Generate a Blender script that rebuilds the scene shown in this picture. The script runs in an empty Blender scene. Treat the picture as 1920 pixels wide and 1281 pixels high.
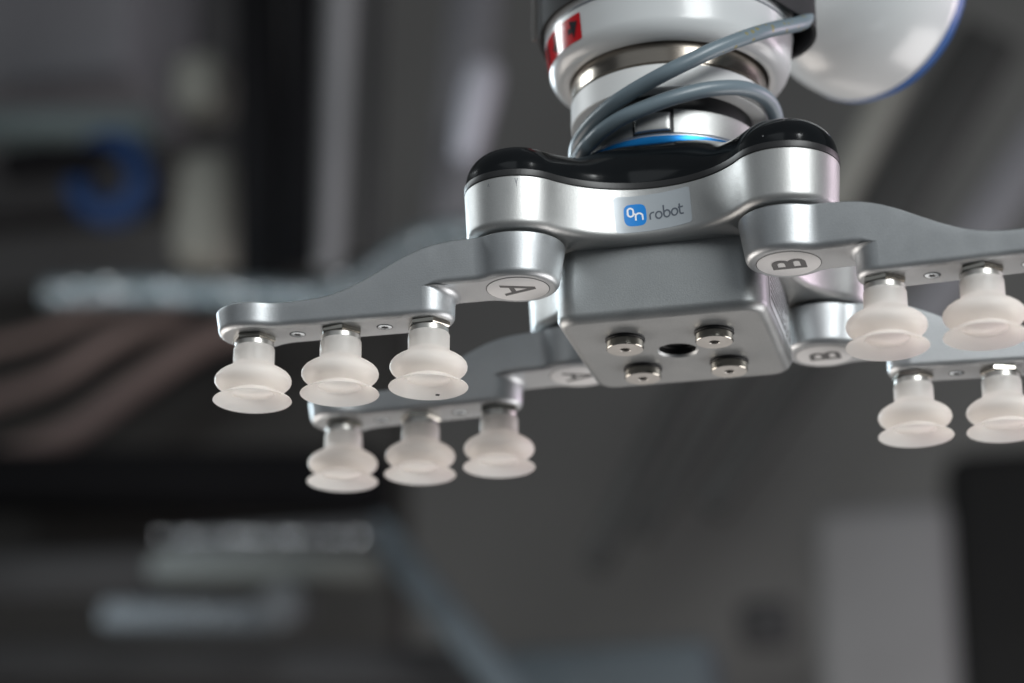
import bpy, bmesh, math, random
from mathutils import Vector, Matrix
import numpy as np
random.seed(7)
sc = bpy.context.scene
col = sc.collection
R = math.radians
MM = 0.001
BASE = Vector((0, 0, 1.5))            # the gripper's arm plane hangs 1.5 m above the shop floor

# ------------------------------------------------------------------ camera
cam_d = bpy.data.cameras.new('camera'); cam = bpy.data.objects.new('camera', cam_d); col.objects.link(cam)
cam.location = Vector((155.182, -867.61, -329.839)) * MM + BASE
cam.rotation_euler = (R(90 + 20.1314), 0, R(14.3371))
cam_d.sensor_width = 36; cam_d.lens = 84.476
cam_d.clip_start = 0.02; cam_d.clip_end = 200
cam_d.dof.use_dof = True; cam_d.dof.focus_distance = 0.895
cam_d.dof.aperture_fstop = 4.5; cam_d.dof.aperture_blades = 0
sc.camera = cam

# ------------------------------------------------------------------ world and lamps (an indoor robot cell, plus added low fills)
w = bpy.data.worlds.new('World'); sc.world = w; w.use_nodes = True
bg = w.node_tree.nodes['Background']; bg.inputs[0].default_value = (0.80, 0.86, 0.92, 1); bg.inputs[1].default_value = 0.07
def lamp(name, direction, dist, sx, sy, power, colour, target=(0, 0, 30)):
    d = bpy.data.lights.new(name, 'AREA'); d.shape = 'RECTANGLE'; d.size = sx; d.size_y = sy
    d.energy = power; d.color = colour
    o = bpy.data.objects.new(name, d); col.objects.link(o)
    t = Vector(target) * MM + BASE; v = Vector(direction).normalized()
    o.location = t + v * dist
    o.rotation_euler = (-v).to_track_quat('-Z', 'Z').to_euler()
    return o
KEY = Vector((0.60, -0.74, 0.36))
lamp('key_lamp', KEY, 2.2, 0.70, 1.4, 38, (0.97, 1.0, 1.0))
lamp('front_lamp', (-0.30, -0.90, 0.42), 2.6, 2.6, 1.6, 3.6, (0.90, 0.96, 1.0))
lamp('left_lamp', (-0.86, 0.20, 0.43), 2.0, 0.24, 0.7, 9, (0.92, 0.98, 1.0))
lamp('rim_lamp', (-0.72, 0.72, 0.22), 2.0, 0.25, 0.7, 13, (0.78, 0.92, 1.0))
lamp('side_lamp', (0.86, 0.55, 0.16), 2.2, 0.9, 0.9, 12, (1.0, 0.82, 0.95))
lamp('low_fill', (-0.78, 0.36, -0.51), 2.0, 1.0, 1.0, 15, (1.0, 0.92, 0.85))  # added warm fill standing in for floor bounce, brightens the cups
lamp('bounce_fill', (0.66, 0.42, -0.62), 2.0, 1.2, 1.2, 21, (1.0, 0.96, 0.94))  # added fill from below right, put in to lift the cup lips
lamp('back_fill', (-0.20, 0.85, -0.48), 2.4, 1.2, 0.7, 2.5, (1.0, 0.93, 0.88))  # added low fill from behind, backlighting the cups
sc.view_settings.view_transform = 'Standard'; sc.view_settings.look = 'None'
sc.view_settings.exposure = 0.25; sc.view_settings.gamma = 1; sc.view_settings.use_curve_mapping = False
sc.cycles.use_denoising = True
sc.cycles.max_bounces = 14; sc.cycles.diffuse_bounces = 8; sc.cycles.transmission_bounces = 8; sc.cycles.glossy_bounces = 5
sc.cycles.sample_clamp_indirect = 6

# ------------------------------------------------------------------ materials
def mat(name, base, rough=0.5, metal=0.0, noise=0, nscale=500, bump=0, bscale=2000, var=0.0, vscale=30, coat=0, spec=0.5,
        rvar=0.0, stretch=None, lines=0):
    m = bpy.data.materials.new(name); m.use_nodes = True
    nt = m.node_tree; b = nt.nodes['Principled BSDF']
    b.inputs['Base Color'].default_value = (*base, 1); b.inputs['Roughness'].default_value = rough
    b.inputs['Metallic'].default_value = metal; b.inputs['Coat Weight'].default_value = coat
    b.inputs['Specular IOR Level'].default_value = spec
    tc = nt.nodes.new('ShaderNodeTexCoord'); src = tc.outputs['Object']
    if stretch:
        mp = nt.nodes.new('ShaderNodeMapping'); mp.inputs['Scale'].default_value = stretch
        nt.links.new(src, mp.inputs['Vector']); src = mp.outputs['Vector']
    def noise_node(scale, detail=3):
        n = nt.nodes.new('ShaderNodeTexNoise'); n.inputs['Scale'].default_value = scale; n.inputs['Detail'].default_value = detail
        nt.links.new(src, n.inputs['Vector']); return n
    if var > 0:
        n = noise_node(vscale); mx = nt.nodes.new('ShaderNodeMix'); mx.data_type = 'RGBA'; mx.blend_type = 'MIX'
        mx.inputs[6].default_value = (*[c * (1 - var) for c in base], 1); mx.inputs[7].default_value = (*[min(1, c * (1 + var)) for c in base], 1)
        nt.links.new(n.outputs['Fac'], mx.inputs[0]); nt.links.new(mx.outputs[2], b.inputs['Base Color'])
    if rvar > 0:
        n = noise_node(vscale * 3); mr = nt.nodes.new('ShaderNodeMapRange')
        mr.inputs['To Min'].default_value = rough - rvar; mr.inputs['To Max'].default_value = rough + rvar
        nt.links.new(n.outputs['Fac'], mr.inputs['Value']); nt.links.new(mr.outputs[0], b.inputs['Roughness'])
    if bump > 0:
        n = noise_node(bscale, 2); bp = nt.nodes.new('ShaderNodeBump'); bp.inputs['Strength'].default_value = bump
        bp.inputs['Distance'].default_value = 0.0001
        nt.links.new(n.outputs['Fac'], bp.inputs['Height'])
        if lines > 0:
            wv = nt.nodes.new('ShaderNodeTexWave'); wv.wave_type = 'BANDS'; wv.bands_direction = 'Z'
            wv.inputs['Scale'].default_value = 300; wv.inputs['Distortion'].default_value = 0
            nt.links.new(tc.outputs['Object'], wv.inputs['Vector'])
            b2 = nt.nodes.new('ShaderNodeBump'); b2.inputs['Strength'].default_value = lines; b2.inputs['Distance'].default_value = 0.0001
            nt.links.new(wv.outputs['Fac'], b2.inputs['Height']); nt.links.new(bp.outputs['Normal'], b2.inputs['Normal'])
            nt.links.new(b2.outputs['Normal'], b.inputs['Normal'])
        else:
            nt.links.new(bp.outputs['Normal'], b.inputs['Normal'])
    return m
M = {}
M['alu'] = mat('bead_blasted_aluminium', (0.50, 0.505, 0.50), 0.45, 0.80, bump=0.5, bscale=2200, var=0.08, vscale=1400, rvar=0.03)
M['alu_box'] = mat('cast_aluminium', (0.37, 0.385, 0.39), 0.46, 0.85, bump=0.6, bscale=2000, var=0.10, vscale=1300, rvar=0.03)
M['alu_arm'] = mat('machined_aluminium', (0.51, 0.53, 0.545), 0.45, 0.90, bump=0.45, bscale=2200, var=0.09, vscale=1500, rvar=0.03, lines=0.03)
M['steel'] = mat('turned_steel', (0.30, 0.27, 0.235), 0.22, 1, var=0.06, vscale=60, stretch=(1, 1, 12))
M['nickel'] = mat('nickel_plating', (0.36, 0.345, 0.31), 0.16, 1, var=0.05, vscale=200)
M['nickel_face'] = mat('faced_nickel', (0.48, 0.468, 0.445), 0.34, 0.85, var=0.05, vscale=300)
M['screw'] = mat('zinc_screw', (0.70, 0.76, 0.80), 0.25, 1)
M['dark'] = mat('dark_recess', (0.012, 0.013, 0.014), 0.6)
M['black'] = mat('black_polymer', (0.005, 0.006, 0.007), 0.13, coat=0.0, bump=0.05, bscale=900, rvar=0.03, vscale=90, spec=0.55)
M['gasket'] = mat('black_rubber', (0.018, 0.018, 0.019), 0.42, bump=0.3, bscale=700, stretch=(4, 4, 0.2))
M['white'] = mat('pale_grey_paint', (0.58, 0.60, 0.61), 0.27, bump=0.05, bscale=500, var=0.02, vscale=60, coat=0.15)
M['flange'] = mat('white_anodised_flange', (0.68, 0.69, 0.69), 0.42, var=0.02, vscale=80)
M['blue_ring'] = mat('blue_anodised_ring', (0.004, 0.17, 0.48), 0.32, 0.65)
M['lid'] = mat('blue_plastic_lid', (0.03, 0.10, 0.30), 0.35)
M['cable'] = mat('grey_blue_cable_sheath', (0.150, 0.195, 0.225), 0.36, bump=0.1, bscale=700, var=0.05, vscale=120)
M['strap'] = mat('black_webbing', (0.016, 0.017, 0.019), 0.8, bump=1.0, bscale=1500, var=0.3, vscale=1200)
M['stitch'] = mat('grey_stitching', (0.16, 0.155, 0.15), 0.7)
M['b_slat'] = mat('dark_grey_slat', (0.028, 0.028, 0.027), 0.6, var=0.2, vscale=8)
M['red'] = mat('red_warning_film', (0.52, 0.006, 0.012), 0.12, coat=0.0)
M['ink'] = mat('black_ink', (0.012, 0.014, 0.018), 0.3)
M['gloss_ink'] = mat('glossy_black_ink', (0.012, 0.014, 0.018), 0.12)
M['grey_ink'] = mat('grey_ink', (0.10, 0.115, 0.14), 0.4)
M['blue_ink'] = mat('blue_ink', (0.0, 0.21, 0.64), 0.4)
M['white_ink'] = mat('white_ink', (0.85, 0.87, 0.9), 0.4)
M['film'] = mat('silver_label_film', (0.42, 0.455, 0.485), 0.33, 0.30, var=0.02)
M['disc'] = mat('pale_label_disc', (0.72, 0.72, 0.72), 0.38)
M['typeplate'] = mat('silver_type_plate', (0.70, 0.72, 0.74), 0.35, 0.3)
def silicone(name, base, tint):
    m = bpy.data.materials.new(name); m.use_nodes = True; nt = m.node_tree; b = nt.nodes['Principled BSDF']
    b.inputs['Base Color'].default_value = (*base, 1); b.inputs['Roughness'].default_value = 0.34; b.inputs['IOR'].default_value = 1.41
    tr = nt.nodes.new('ShaderNodeBsdfTranslucent'); tr.inputs['Color'].default_value = (*tint, 1)
    rf = nt.nodes.new('ShaderNodeBsdfRefraction'); rf.inputs['Roughness'].default_value = 0.35; rf.inputs['IOR'].default_value = 1.02
    rf.inputs['Color'].default_value = (0.97, 0.97, 0.97, 1)
    mx = nt.nodes.new('ShaderNodeMixShader'); mx.inputs[0].default_value = 0.58
    m2 = nt.nodes.new('ShaderNodeMixShader'); m2.inputs[0].default_value = 0.20
    nt.links.new(b.outputs[0], mx.inputs[1]); nt.links.new(tr.outputs[0], mx.inputs[2])
    nt.links.new(mx.outputs[0], m2.inputs[1]); nt.links.new(rf.outputs[0], m2.inputs[2])
    nt.links.new(m2.outputs[0], nt.nodes['Material Output'].inputs['Surface'])
    return m
M['silicone'] = silicone('milky_silicone', (0.985, 0.98, 0.97), (1.0, 0.955, 0.915))
# background
M['b_grey'] = mat('grey_sheet_metal', (0.24, 0.236, 0.228), 0.6, var=0.3, vscale=1.5)
M['b_mid'] = mat('mid_grey_paint', (0.185, 0.185, 0.20), 0.55, var=0.15, vscale=6)
M['b_pale'] = mat('pale_grey_paint_far', (0.27, 0.275, 0.285), 0.6, var=0.08, vscale=8)
M['b_beige'] = mat('beige_grey_casting', (0.25, 0.25, 0.225), 0.6, var=0.12, vscale=14)
M['b_cab'] = mat('cabinet_grey', (0.24, 0.24, 0.243), 0.6, var=0.08, vscale=8)
M['b_rack'] = mat('dull_beige_rack', (0.065, 0.067, 0.062), 0.6, var=0.15, vscale=14)
M['b_frame'] = mat('dark_frame_paint', (0.040, 0.038, 0.035), 0.6, var=0.35, vscale=5)
M['b_frame3'] = mat('black_frame_paint', (0.014, 0.014, 0.014), 0.7, spec=0.2)
M['b_frame2'] = mat('dark_panel_paint', (0.05, 0.05, 0.052), 0.6, var=0.3, vscale=5)
M['b_bar'] = mat('slate_bar_paint', (0.05, 0.056, 0.063), 0.6)
M['b_satin'] = mat('satin_rod', (0.46, 0.46, 0.51), 0.5, 0.3)
M['b_tray'] = mat('tray_paint', (0.07, 0.088, 0.10), 0.6)
M['b_dark'] = mat('charcoal_steel', (0.035, 0.035, 0.037), 0.6, var=0.3, vscale=8)
M['b_black'] = mat('black_steel', (0.006, 0.006, 0.007), 0.8, spec=0.1)
M['b_teal'] = mat('dull_teal_paint', (0.13, 0.165, 0.17), 0.5, var=0.15, vscale=10)
M['b_blue'] = mat('blue_hose', (0.004, 0.035, 0.13), 0.5)
M['b_brown'] = mat('brown_primer', (0.24, 0.18, 0.165), 0.6, var=0.2, vscale=10)
M['b_slate'] = mat('slate_blue_profile', (0.075, 0.095, 0.11), 0.6)
M['b_zinc'] = mat('zinc_conduit', (0.62, 0.70, 0.75), 0.22, 1)
M['b_conduit'] = mat('satin_conduit', (0.17, 0.20, 0.215), 0.45, 0.6)
M['b_chrome'] = mat('polished_steel', (0.85, 0.9, 0.93), 0.22, 1)
M['b_zinc_dull'] = mat('dull_zinc', (0.36, 0.38, 0.36), 0.3, 1)

def dust(m, colour, scale, size, zmin=None):
    nt = m.node_tree; b = nt.nodes['Principled BSDF']; tc = nt.nodes.new('ShaderNodeTexCoord')
    v = nt.nodes.new('ShaderNodeTexVoronoi'); v.inputs['Scale'].default_value = scale; nt.links.new(tc.outputs['Object'], v.inputs['Vector'])
    lt = nt.nodes.new('ShaderNodeMath'); lt.operation = 'LESS_THAN'; lt.inputs[1].default_value = size; nt.links.new(v.outputs['Distance'], lt.inputs[0]); fac = lt.outputs[0]
    if zmin is not None:
        sp = nt.nodes.new('ShaderNodeSeparateXYZ'); nt.links.new(tc.outputs['Object'], sp.inputs[0])
        gt = nt.nodes.new('ShaderNodeMath'); gt.operation = 'GREATER_THAN'; gt.inputs[1].default_value = zmin; nt.links.new(sp.outputs['Z'], gt.inputs[0])
        ml = nt.nodes.new('ShaderNodeMath'); ml.operation = 'MULTIPLY'; nt.links.new(fac, ml.inputs[0]); nt.links.new(gt.outputs[0], ml.inputs[1]); fac = ml.outputs[0]
    mx = nt.nodes.new('ShaderNodeMix'); mx.data_type = 'RGBA'; mx.inputs[7].default_value = (*colour, 1)
    old = b.inputs['Base Color'].links[0].from_socket if b.inputs['Base Color'].is_linked else None
    if old: nt.links.new(old, mx.inputs[6])
    else: mx.inputs[6].default_value = b.inputs['Base Color'].default_value
    nt.links.new(fac, mx.inputs[0]); nt.links.new(mx.outputs[2], b.inputs['Base Color'])
dust(M['black'], (0.35, 0.35, 0.36), 95, 0.032)
dust(M['cable'], (0.20, 0.19, 0.10), 260, 0.24, 0.030)
dust(M['silicone'], (0.25, 0.23, 0.2), 210, 0.045)
def smudge(m, amount, scale):
    nt = m.node_tree; b = nt.nodes['Principled BSDF']; tc = nt.nodes.new('ShaderNodeTexCoord')
    n = nt.nodes.new('ShaderNodeTexNoise'); n.inputs['Scale'].default_value = scale; n.inputs['Detail'].default_value = 5; n.inputs['Distortion'].default_value = 1.2
    nt.links.new(tc.outputs['Object'], n.inputs['Vector']); r0 = b.inputs['Roughness'].default_value
    mr = nt.nodes.new('ShaderNodeMapRange'); mr.inputs['From Min'].default_value = .3; mr.inputs['From Max'].default_value = .7
    mr.inputs['To Min'].default_value = r0 - amount; mr.inputs['To Max'].default_value = r0 + amount
    nt.links.new(n.outputs['Fac'], mr.inputs['Value']); nt.links.new(mr.outputs[0], b.inputs['Roughness'])
smudge(M['alu'], 0.05, 45); smudge(M['alu_box'], 0.05, 40); smudge(M['alu_arm'], 0.035, 55); smudge(M['black'], 0.05, 60); smudge(M['nickel_face'], .08, 120)

# ------------------------------------------------------------------ mesh helpers (all lengths in mm)
def link(name, me, m, parent=None, loc=None):
    o = bpy.data.objects.new(name, me); col.objects.link(o)
    if m is not None and not me.materials: me.materials.append(m)
    if parent: o.parent = parent
    if loc is not None: o.location = loc
    return o
def finish(me, angle=35, wn=None):
    me.update()
    bm = bmesh.new(); bm.from_mesh(me); bmesh.ops.recalc_face_normals(bm, faces=bm.faces); bm.to_mesh(me); bm.free()
    me.polygons.foreach_set('use_smooth', [True] * len(me.polygons))
    me.set_sharp_from_angle(angle=R(angle))
def build(name, V, F, m, parent=None, angle=35, wn=False, loc=None):
    me = bpy.data.meshes.new(name)
    me.from_pydata([tuple(c * MM for c in v) for v in V], [], F)
    finish(me, angle)
    o = link(name, me, m, parent, loc)
    if wn:
        md = o.modifiers.new('weighted_normals', 'WEIGHTED_NORMAL'); md.keep_sharp = True
    return o
class MB:
    def __init__(s): s.V = []; s.F = []
    def add(s, V, F):
        k = len(s.V); s.V += [tuple(v) for v in V]; s.F += [tuple(i + k for i in f) for f in F]
    def rings(s, rings, closed_ring=True, cap0=False, cap1=False, closed=False):
        n = len(rings[0]); V = [p for r in rings for p in r]; F = []
        m = len(rings)
        for i in range(m if closed else m - 1):
            a = i * n; b = ((i + 1) % m) * n
            for j in range(n if closed_ring else n - 1):
                j2 = (j + 1) % n
                F.append((a + j, a + j2, b + j2, b + j))
        if cap0: F.append(tuple(range(n)))
        if cap1: F.append(tuple((m - 1) * n + j for j in range(n)))
        s.add(V, F)
    def lathe(s, prof, n=64, c=(0, 0, 0), closed=False, axis=None, phase=0.0):
        rings = []
        rot = Vector((0, 0, 1)).rotation_difference(Vector(axis)).to_matrix() if axis else None
        for r, z in prof:
            ring = []
            for j in range(n):
                a = 2 * math.pi * (j + phase) / n
                p = Vector((max(r, 1e-4) * math.cos(a), max(r, 1e-4) * math.sin(a), z))
                if rot: p = rot @ p
                ring.append((p.x + c[0], p.y + c[1], p.z + c[2]))
            rings.append(ring)
        s.rings(rings, closed=closed)
    def tube(s, path, r, n=20, caps=True):
        path = [Vector(p) for p in path]; rings = []
        t0 = (path[1] - path[0]).normalized(); up = Vector((0, 0, 1)) if abs(t0.z) < .9 else Vector((1, 0, 0))
        u = t0.cross(up).normalized()
        for i, p in enumerate(path):
            t = (path[min(i + 1, len(path) - 1)] - path[max(i - 1, 0)]).normalized()
            u = (u - t * u.dot(t)).normalized(); v = t.cross(u)
            rr = r(i) if callable(r) else r
            rings.append([tuple(p + u * rr * math.cos(2 * math.pi * j / n) + v * rr * math.sin(2 * math.pi * j / n)) for j in range(n)])
        s.rings(rings, cap0=caps, cap1=caps)
    def rbox(s, c, size, bev=1.0, seg=3, rot=None):
        bm = bmesh.new(); bmesh.ops.create_cube(bm, size=1)
        for v in bm.verts: v.co = Vector((v.co.x * size[0], v.co.y * size[1], v.co.z * size[2]))
        if bev > 0: bmesh.ops.bevel(bm, geom=list(bm.edges) + list(bm.verts), offset=bev, segments=seg, affect='EDGES', profile=0.5)
        V = []
        for v in bm.verts:
            p = v.co.copy()
            if rot is not None: p = rot @ p
            V.append((p.x + c[0], p.y + c[1], p.z + c[2]))
        bm.verts.index_update(); F = [tuple(v.index for v in f.verts) for f in bm.faces]
        bm.free(); s.add(V, F)
    def done(s, name, m, parent=None, angle=35, wn=False, loc=None): return build(name, s.V, s.F, m, parent, angle, wn, loc)
def thing(name, label, cat, loc=(0, 0, 0), group=None):
    o = bpy.data.objects.new(name, None); o.empty_display_size = 0.02; col.objects.link(o)
    o.location = Vector(loc) * MM + BASE; tag(o, label, cat, group); return o
def tag(o, label, cat, group=None, kind=None):
    if label: o['label'] = label
    if cat: o['category'] = cat
    if group: o['group'] = group
    if kind: o['kind'] = kind
    return o
def smooth_path(pts, n=8):
    P = [Vector(p) for p in pts]; out = []
    for i in range(len(P) - 1):
        p0 = P[max(i - 1, 0)]; p1 = P[i]; p2 = P[i + 1]; p3 = P[min(i + 2, len(P) - 1)]
        for k in range(n):
            t = k / n
            out.append(0.5 * ((2 * p1) + (-p0 + p2) * t + (2 * p0 - 5 * p1 + 4 * p2 - p3) * t * t + (-p0 + 3 * p1 - 3 * p2 + p3) * t ** 3))
    out.append(P[-1]); return out
def fillet(r0, z0, r1, z1, n, a0, a1): ...
def polys(name, shapes, place, m, parent, lift=0.0):
    """flat print: 2-D polygons (triangulated, with even-odd holes left out) placed on a surface by place(u, v)"""
    mb = MB()
    for sh in shapes:
        mb.add([place(u, v) for u, v in sh], [tuple(range(len(sh)))])
    return mb.done(name, m, parent, angle=180)
def ribbon(pts, wd, closed=False, dens=1):
    """stroke outline as quads, with round ends"""
    P = [Vector(p).to_2d() if len(p) > 2 else Vector(p) for p in pts]; n = len(P); L = []; Rr = []
    for i in range(n):
        a = P[i - 1] if (i > 0 or closed) else P[i]; b = P[(i + 1) % n] if (i < n - 1 or closed) else P[i]
        d1 = (P[i] - a); d2 = (b - P[i])
        if d1.length < 1e-9: d1 = d2
        if d2.length < 1e-9: d2 = d1
        d1 = d1.normalized(); d2 = d2.normalized(); t = (d1 + d2)
        t = t.normalized() if t.length > 1e-6 else d1
        nn = Vector((-t.y, t.x)); k = wd / 2 / max(0.5, nn.dot(Vector((-d1.y, d1.x))))
        L.append(P[i] + nn * k); Rr.append(P[i] - nn * k)
    q = []
    for i in range(n if closed else n - 1):
        j = (i + 1) % n; q.append([L[i], L[j], Rr[j], Rr[i]])
    return [[(p.x, p.y) for p in f] for f in q]
def arc(cx, cy, rx, ry, a0, a1, n=14):
    return [(cx + rx * math.cos(R(a0 + (a1 - a0) * i / n)), cy + ry * math.sin(R(a0 + (a1 - a0) * i / n))) for i in range(n + 1)]

# ================================================================== THE VACUUM GRIPPER
P = 51.185
grip = thing('vacuum_gripper', 'silver and black four-armed vacuum gripper with milky silicone suction cups, hanging from the robot arm', 'vacuum gripper')

# ---- outline of the four-lobed head: lobe circles joined by concave waists
RL, RW, CW = 20.3, 45.1, 91.9
def outline(n_lobe=44, n_waist=40):
    pts = []                                       # list of (x, y, nx, ny), counter-clockwise
    tx = P * RW / (RW + RL); ty = -CW + (CW - P) * RW / (RW + RL)     # tangent point of front waist and right lobe
    a_w = math.atan2(ty + CW, tx)                  # angle on the waist circle
    for q in range(4):
        rot = Matrix.Rotation(q * math.pi / 2, 2)
        for i in range(n_waist):                   # front waist from left to right: angle from pi-a_w to a_w
            a = (math.pi - a_w) + (2 * a_w - math.pi) * i / n_waist
            p = Vector((RW * math.cos(a), -CW + RW * math.sin(a))); nn = Vector((-math.cos(a), -math.sin(a)))
            p = rot @ p; nn = rot @ nn; pts.append((p.x, p.y, nn.x, nn.y))
        b0 = a_w + math.pi - 2 * math.pi; b1 = math.pi / 2 - (b0 + math.pi / 2) + 0
        # lobe at (+P, -P): from angle pointing back at the front waist to its mirror image about the diagonal
        b1 = -math.pi / 2 - b0
        b0n, b1n = b0, b1
        if b1n < b0n: b1n += 2 * math.pi
        for i in range(n_lobe):
            a = b0n + (b1n - b0n) * i / n_lobe
            p = Vector((P + RL * math.cos(a), -P + RL * math.sin(a))); nn = Vector((math.cos(a), math.sin(a)))
            p = rot @ p; nn = rot @ nn; pts.append((p.x, p.y, nn.x, nn.y))
    return pts
OUT = outline()
def off_ring(o, z): return [(x + nx * o, y + ny * o, z) for x, y, nx, ny in OUT]
DRAFT = 0.055; ZT = 37.7; ZB = 17.7
prof = []
for i in range(7):                                 # rounded lower edge
    a = i / 6 * math.pi / 2; prof.append((-(ZT - ZB - 3) * DRAFT - 3 * (1 - math.sin(a)), ZB + 3 * (1 - math.cos(a))))
prof += [((z - ZT) * DRAFT, z) for z in (25, 31, 37.3)] + [(-0.35, ZT)]
mb = MB(); mb.rings([off_ring(o, z) for o, z in prof], cap0=True, cap1=True)
head = mb.done('head_plate', M['alu'], grip, wn=True)
def lobe(th, z): return (-P + (RL + (z - ZT) * DRAFT + .04) * math.cos(R(th)), -P + (RL + (z - ZT) * DRAFT + .04) * math.sin(R(th)), z)
polys('scuff', [[(250, 34.6), (250.9, 35.9), (251.4, 35.4), (250.6, 34.4)], [(251.5, 34.2), (252.2, 34.9), (252.4, 34.4)]], lobe, M['grey_ink'], head)
polys('scuff', [[(280.5, 36.6), (281.2, 36.4), (282.6, 34.6), (282.2, 34.4)], [(283.9, 36.6), (284.4, 36.3), (282.8, 34.8), (282.4, 35.0)], [(282.3, 34.8), (282.9, 34.8), (283.1, 33.2), (282.8, 33.2)]], lobe, M['grey_ink'], head)
# ---- black band between the plate and the cover
mb = MB(); mb.rings([off_ring(o, z) for o, z in ((-2.5, ZT + .05), (0.12, ZT + .05), (0.2, ZT + .3), (0.2, ZT + 2.5), (-0.25, ZT + 2.62), (-0.3, ZT + 2.75), (-2.5, ZT + 2.8))])
mb.done('gasket_band', M['gasket'], grip)
# ---- domed cover
opts = np.array([(x, y) for x, y, _, _ in OUT])
def sstep(t): t = min(1, max(0, t)); return t * t * (3 - 2 * t)
def cov_h(d, r):
    Hh = 13.2 + 8.0 * sstep((58 - r) / 24.0)
    t = min(1.0, d / 13.0); e = (1 - (1 - t) ** 2.25) ** (1 / 2.1)
    return 40.55 + Hh * e - 0.0
ins = [0.25, 0.28, 0.45, 0.8, 1.3, 2, 2.8, 3.7, 4.7, 5.8, 7, 8.4, 10, 11.5]
rings = []
for k, dd in enumerate(ins):
    ring = []
    for x, y, nx, ny in OUT:
        X, Y = x - nx * dd, y - ny * dd
        ring.append((X, Y, cov_h(max(0, dd - .28), math.hypot(X, Y)) if k > 0 else 40.45))
    rings.append(ring)
last = np.array([(a, b) for a, b, _ in rings[-1]])
for s in (0.94, 0.88, 0.82, 0.76, 0.7, 0.64, 0.58, 0.5, 0.4, 0.25, 0.05):
    ring = []
    for x, y in last * s:
        d = np.sqrt(((opts - (x, y)) ** 2).sum(1)).min(); ring.append((float(x), float(y), cov_h(d, math.hypot(x, y))))
    rings.append(ring)
mb = MB(); mb.rings(rings, cap1=True); mb.done('top_cover', M['black'], grip, angle=60)

# ---- the box under the head
def rrect(h, r, n=10):
    pts = []
    for q, (sx, sy) in enumerate(((1, -1), (1, 1), (-1, 1), (-1, -1))):
        for i in range(n + 1):
            a = -math.pi / 2 + q * math.pi / 2 + i / n * math.pi / 2
            pts.append((sx * (h - r) + r * math.cos(a), sy * (h - r) + r * math.sin(a), math.cos(a), math.sin(a)))
    # straight edges subdivided
    out = []
    for i, p in enumerate(pts):
        out.append(p); q = pts[(i + 1) % len(pts)]
        if abs(p[0] - q[0]) + abs(p[1] - q[1]) > 10:
            for k in range(1, 10):
                t = k / 10; out.append((p[0] + (q[0] - p[0]) * t, p[1] + (q[1] - p[1]) * t, p[2], p[3]))
    return out
BX = rrect(40.3, 9.0); BZ = -11.4
rg = [[(x - nx * .6, y - ny * .6, 18.4) for x, y, nx, ny in BX], [(x - nx * .3, y - ny * .3, 8) for x, y, nx, ny in BX]]
for i in range(8):
    a = i / 7 * math.pi / 2; rg.append([(x - nx * 4 * (1 - math.cos(a)), y - ny * 4 * (1 - math.cos(a)), BZ + 4 - 4 * math.sin(a)) for x, y, nx, ny in BX])
def circ_like(src, r, z):
    return [(r * math.cos(math.atan2(y, x)), r * math.sin(math.atan2(y, x)), z) for x, y, _, _ in src]
rg += [circ_like(BX, 8.1, BZ), circ_like(BX, 7.3, BZ + .9)]
mb = MB(); mb.rings(rg); mb.done('pump_box', M['alu_box'], grip, wn=True)
mb = MB(); mb.lathe([(7.3, BZ + .9), (7.3, BZ + 3.2), (6.6, BZ + 3.6), (6.6, BZ + 4.2), (0, BZ + 4.2)], 48)
mb.done('exhaust_port', M['dark'], grip)
# ---- four vacuum foot bolts
b0 = None
for i, (bx, by) in enumerate(((-17.3, -17.3), (17.3, -17.3), (-17.3, 17.3), (17.3, 17.3))):
    if b0 is None:
        mb = MB(); mb.lathe([(3, .02), (7.5, .02), (7.65, -.25), (7.65, -.75), (7.4, -1.05), (3, -1.05)], 48)
        b0 = mb.done('bolt', M['dark'], grip)
        mb = MB(); mb.lathe([(6.6, -1.06), (6.95, -1.1), (6.95, -1.45), (7.2, -1.55), (7.2, -4.0), (6.95, -4.25)], 48)
        r_ = mb.done('bolt_rim', M['nickel'], b0)
        mb = MB(); mb.lathe([(6.95, -4.25), (2.1, -4.25), (1.9, -4.1), (1.9, -2.2)], 48); f_ = mb.done('bolt_face', M['nickel_face'], b0)
        mb = MB(); mb.lathe([(1.9, -2.2), (0, -2.2)], 24); h_ = mb.done('bolt_socket', M['dark'], b0)
        o = b0
    else:
        o = b0.copy(); col.objects.link(o); o.parent = grip
        for ch in (r_, f_, h_):
            c = ch.copy(); col.objects.link(c); c.parent = o
    o.location = (bx * MM, by * MM, BZ * MM)

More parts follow.
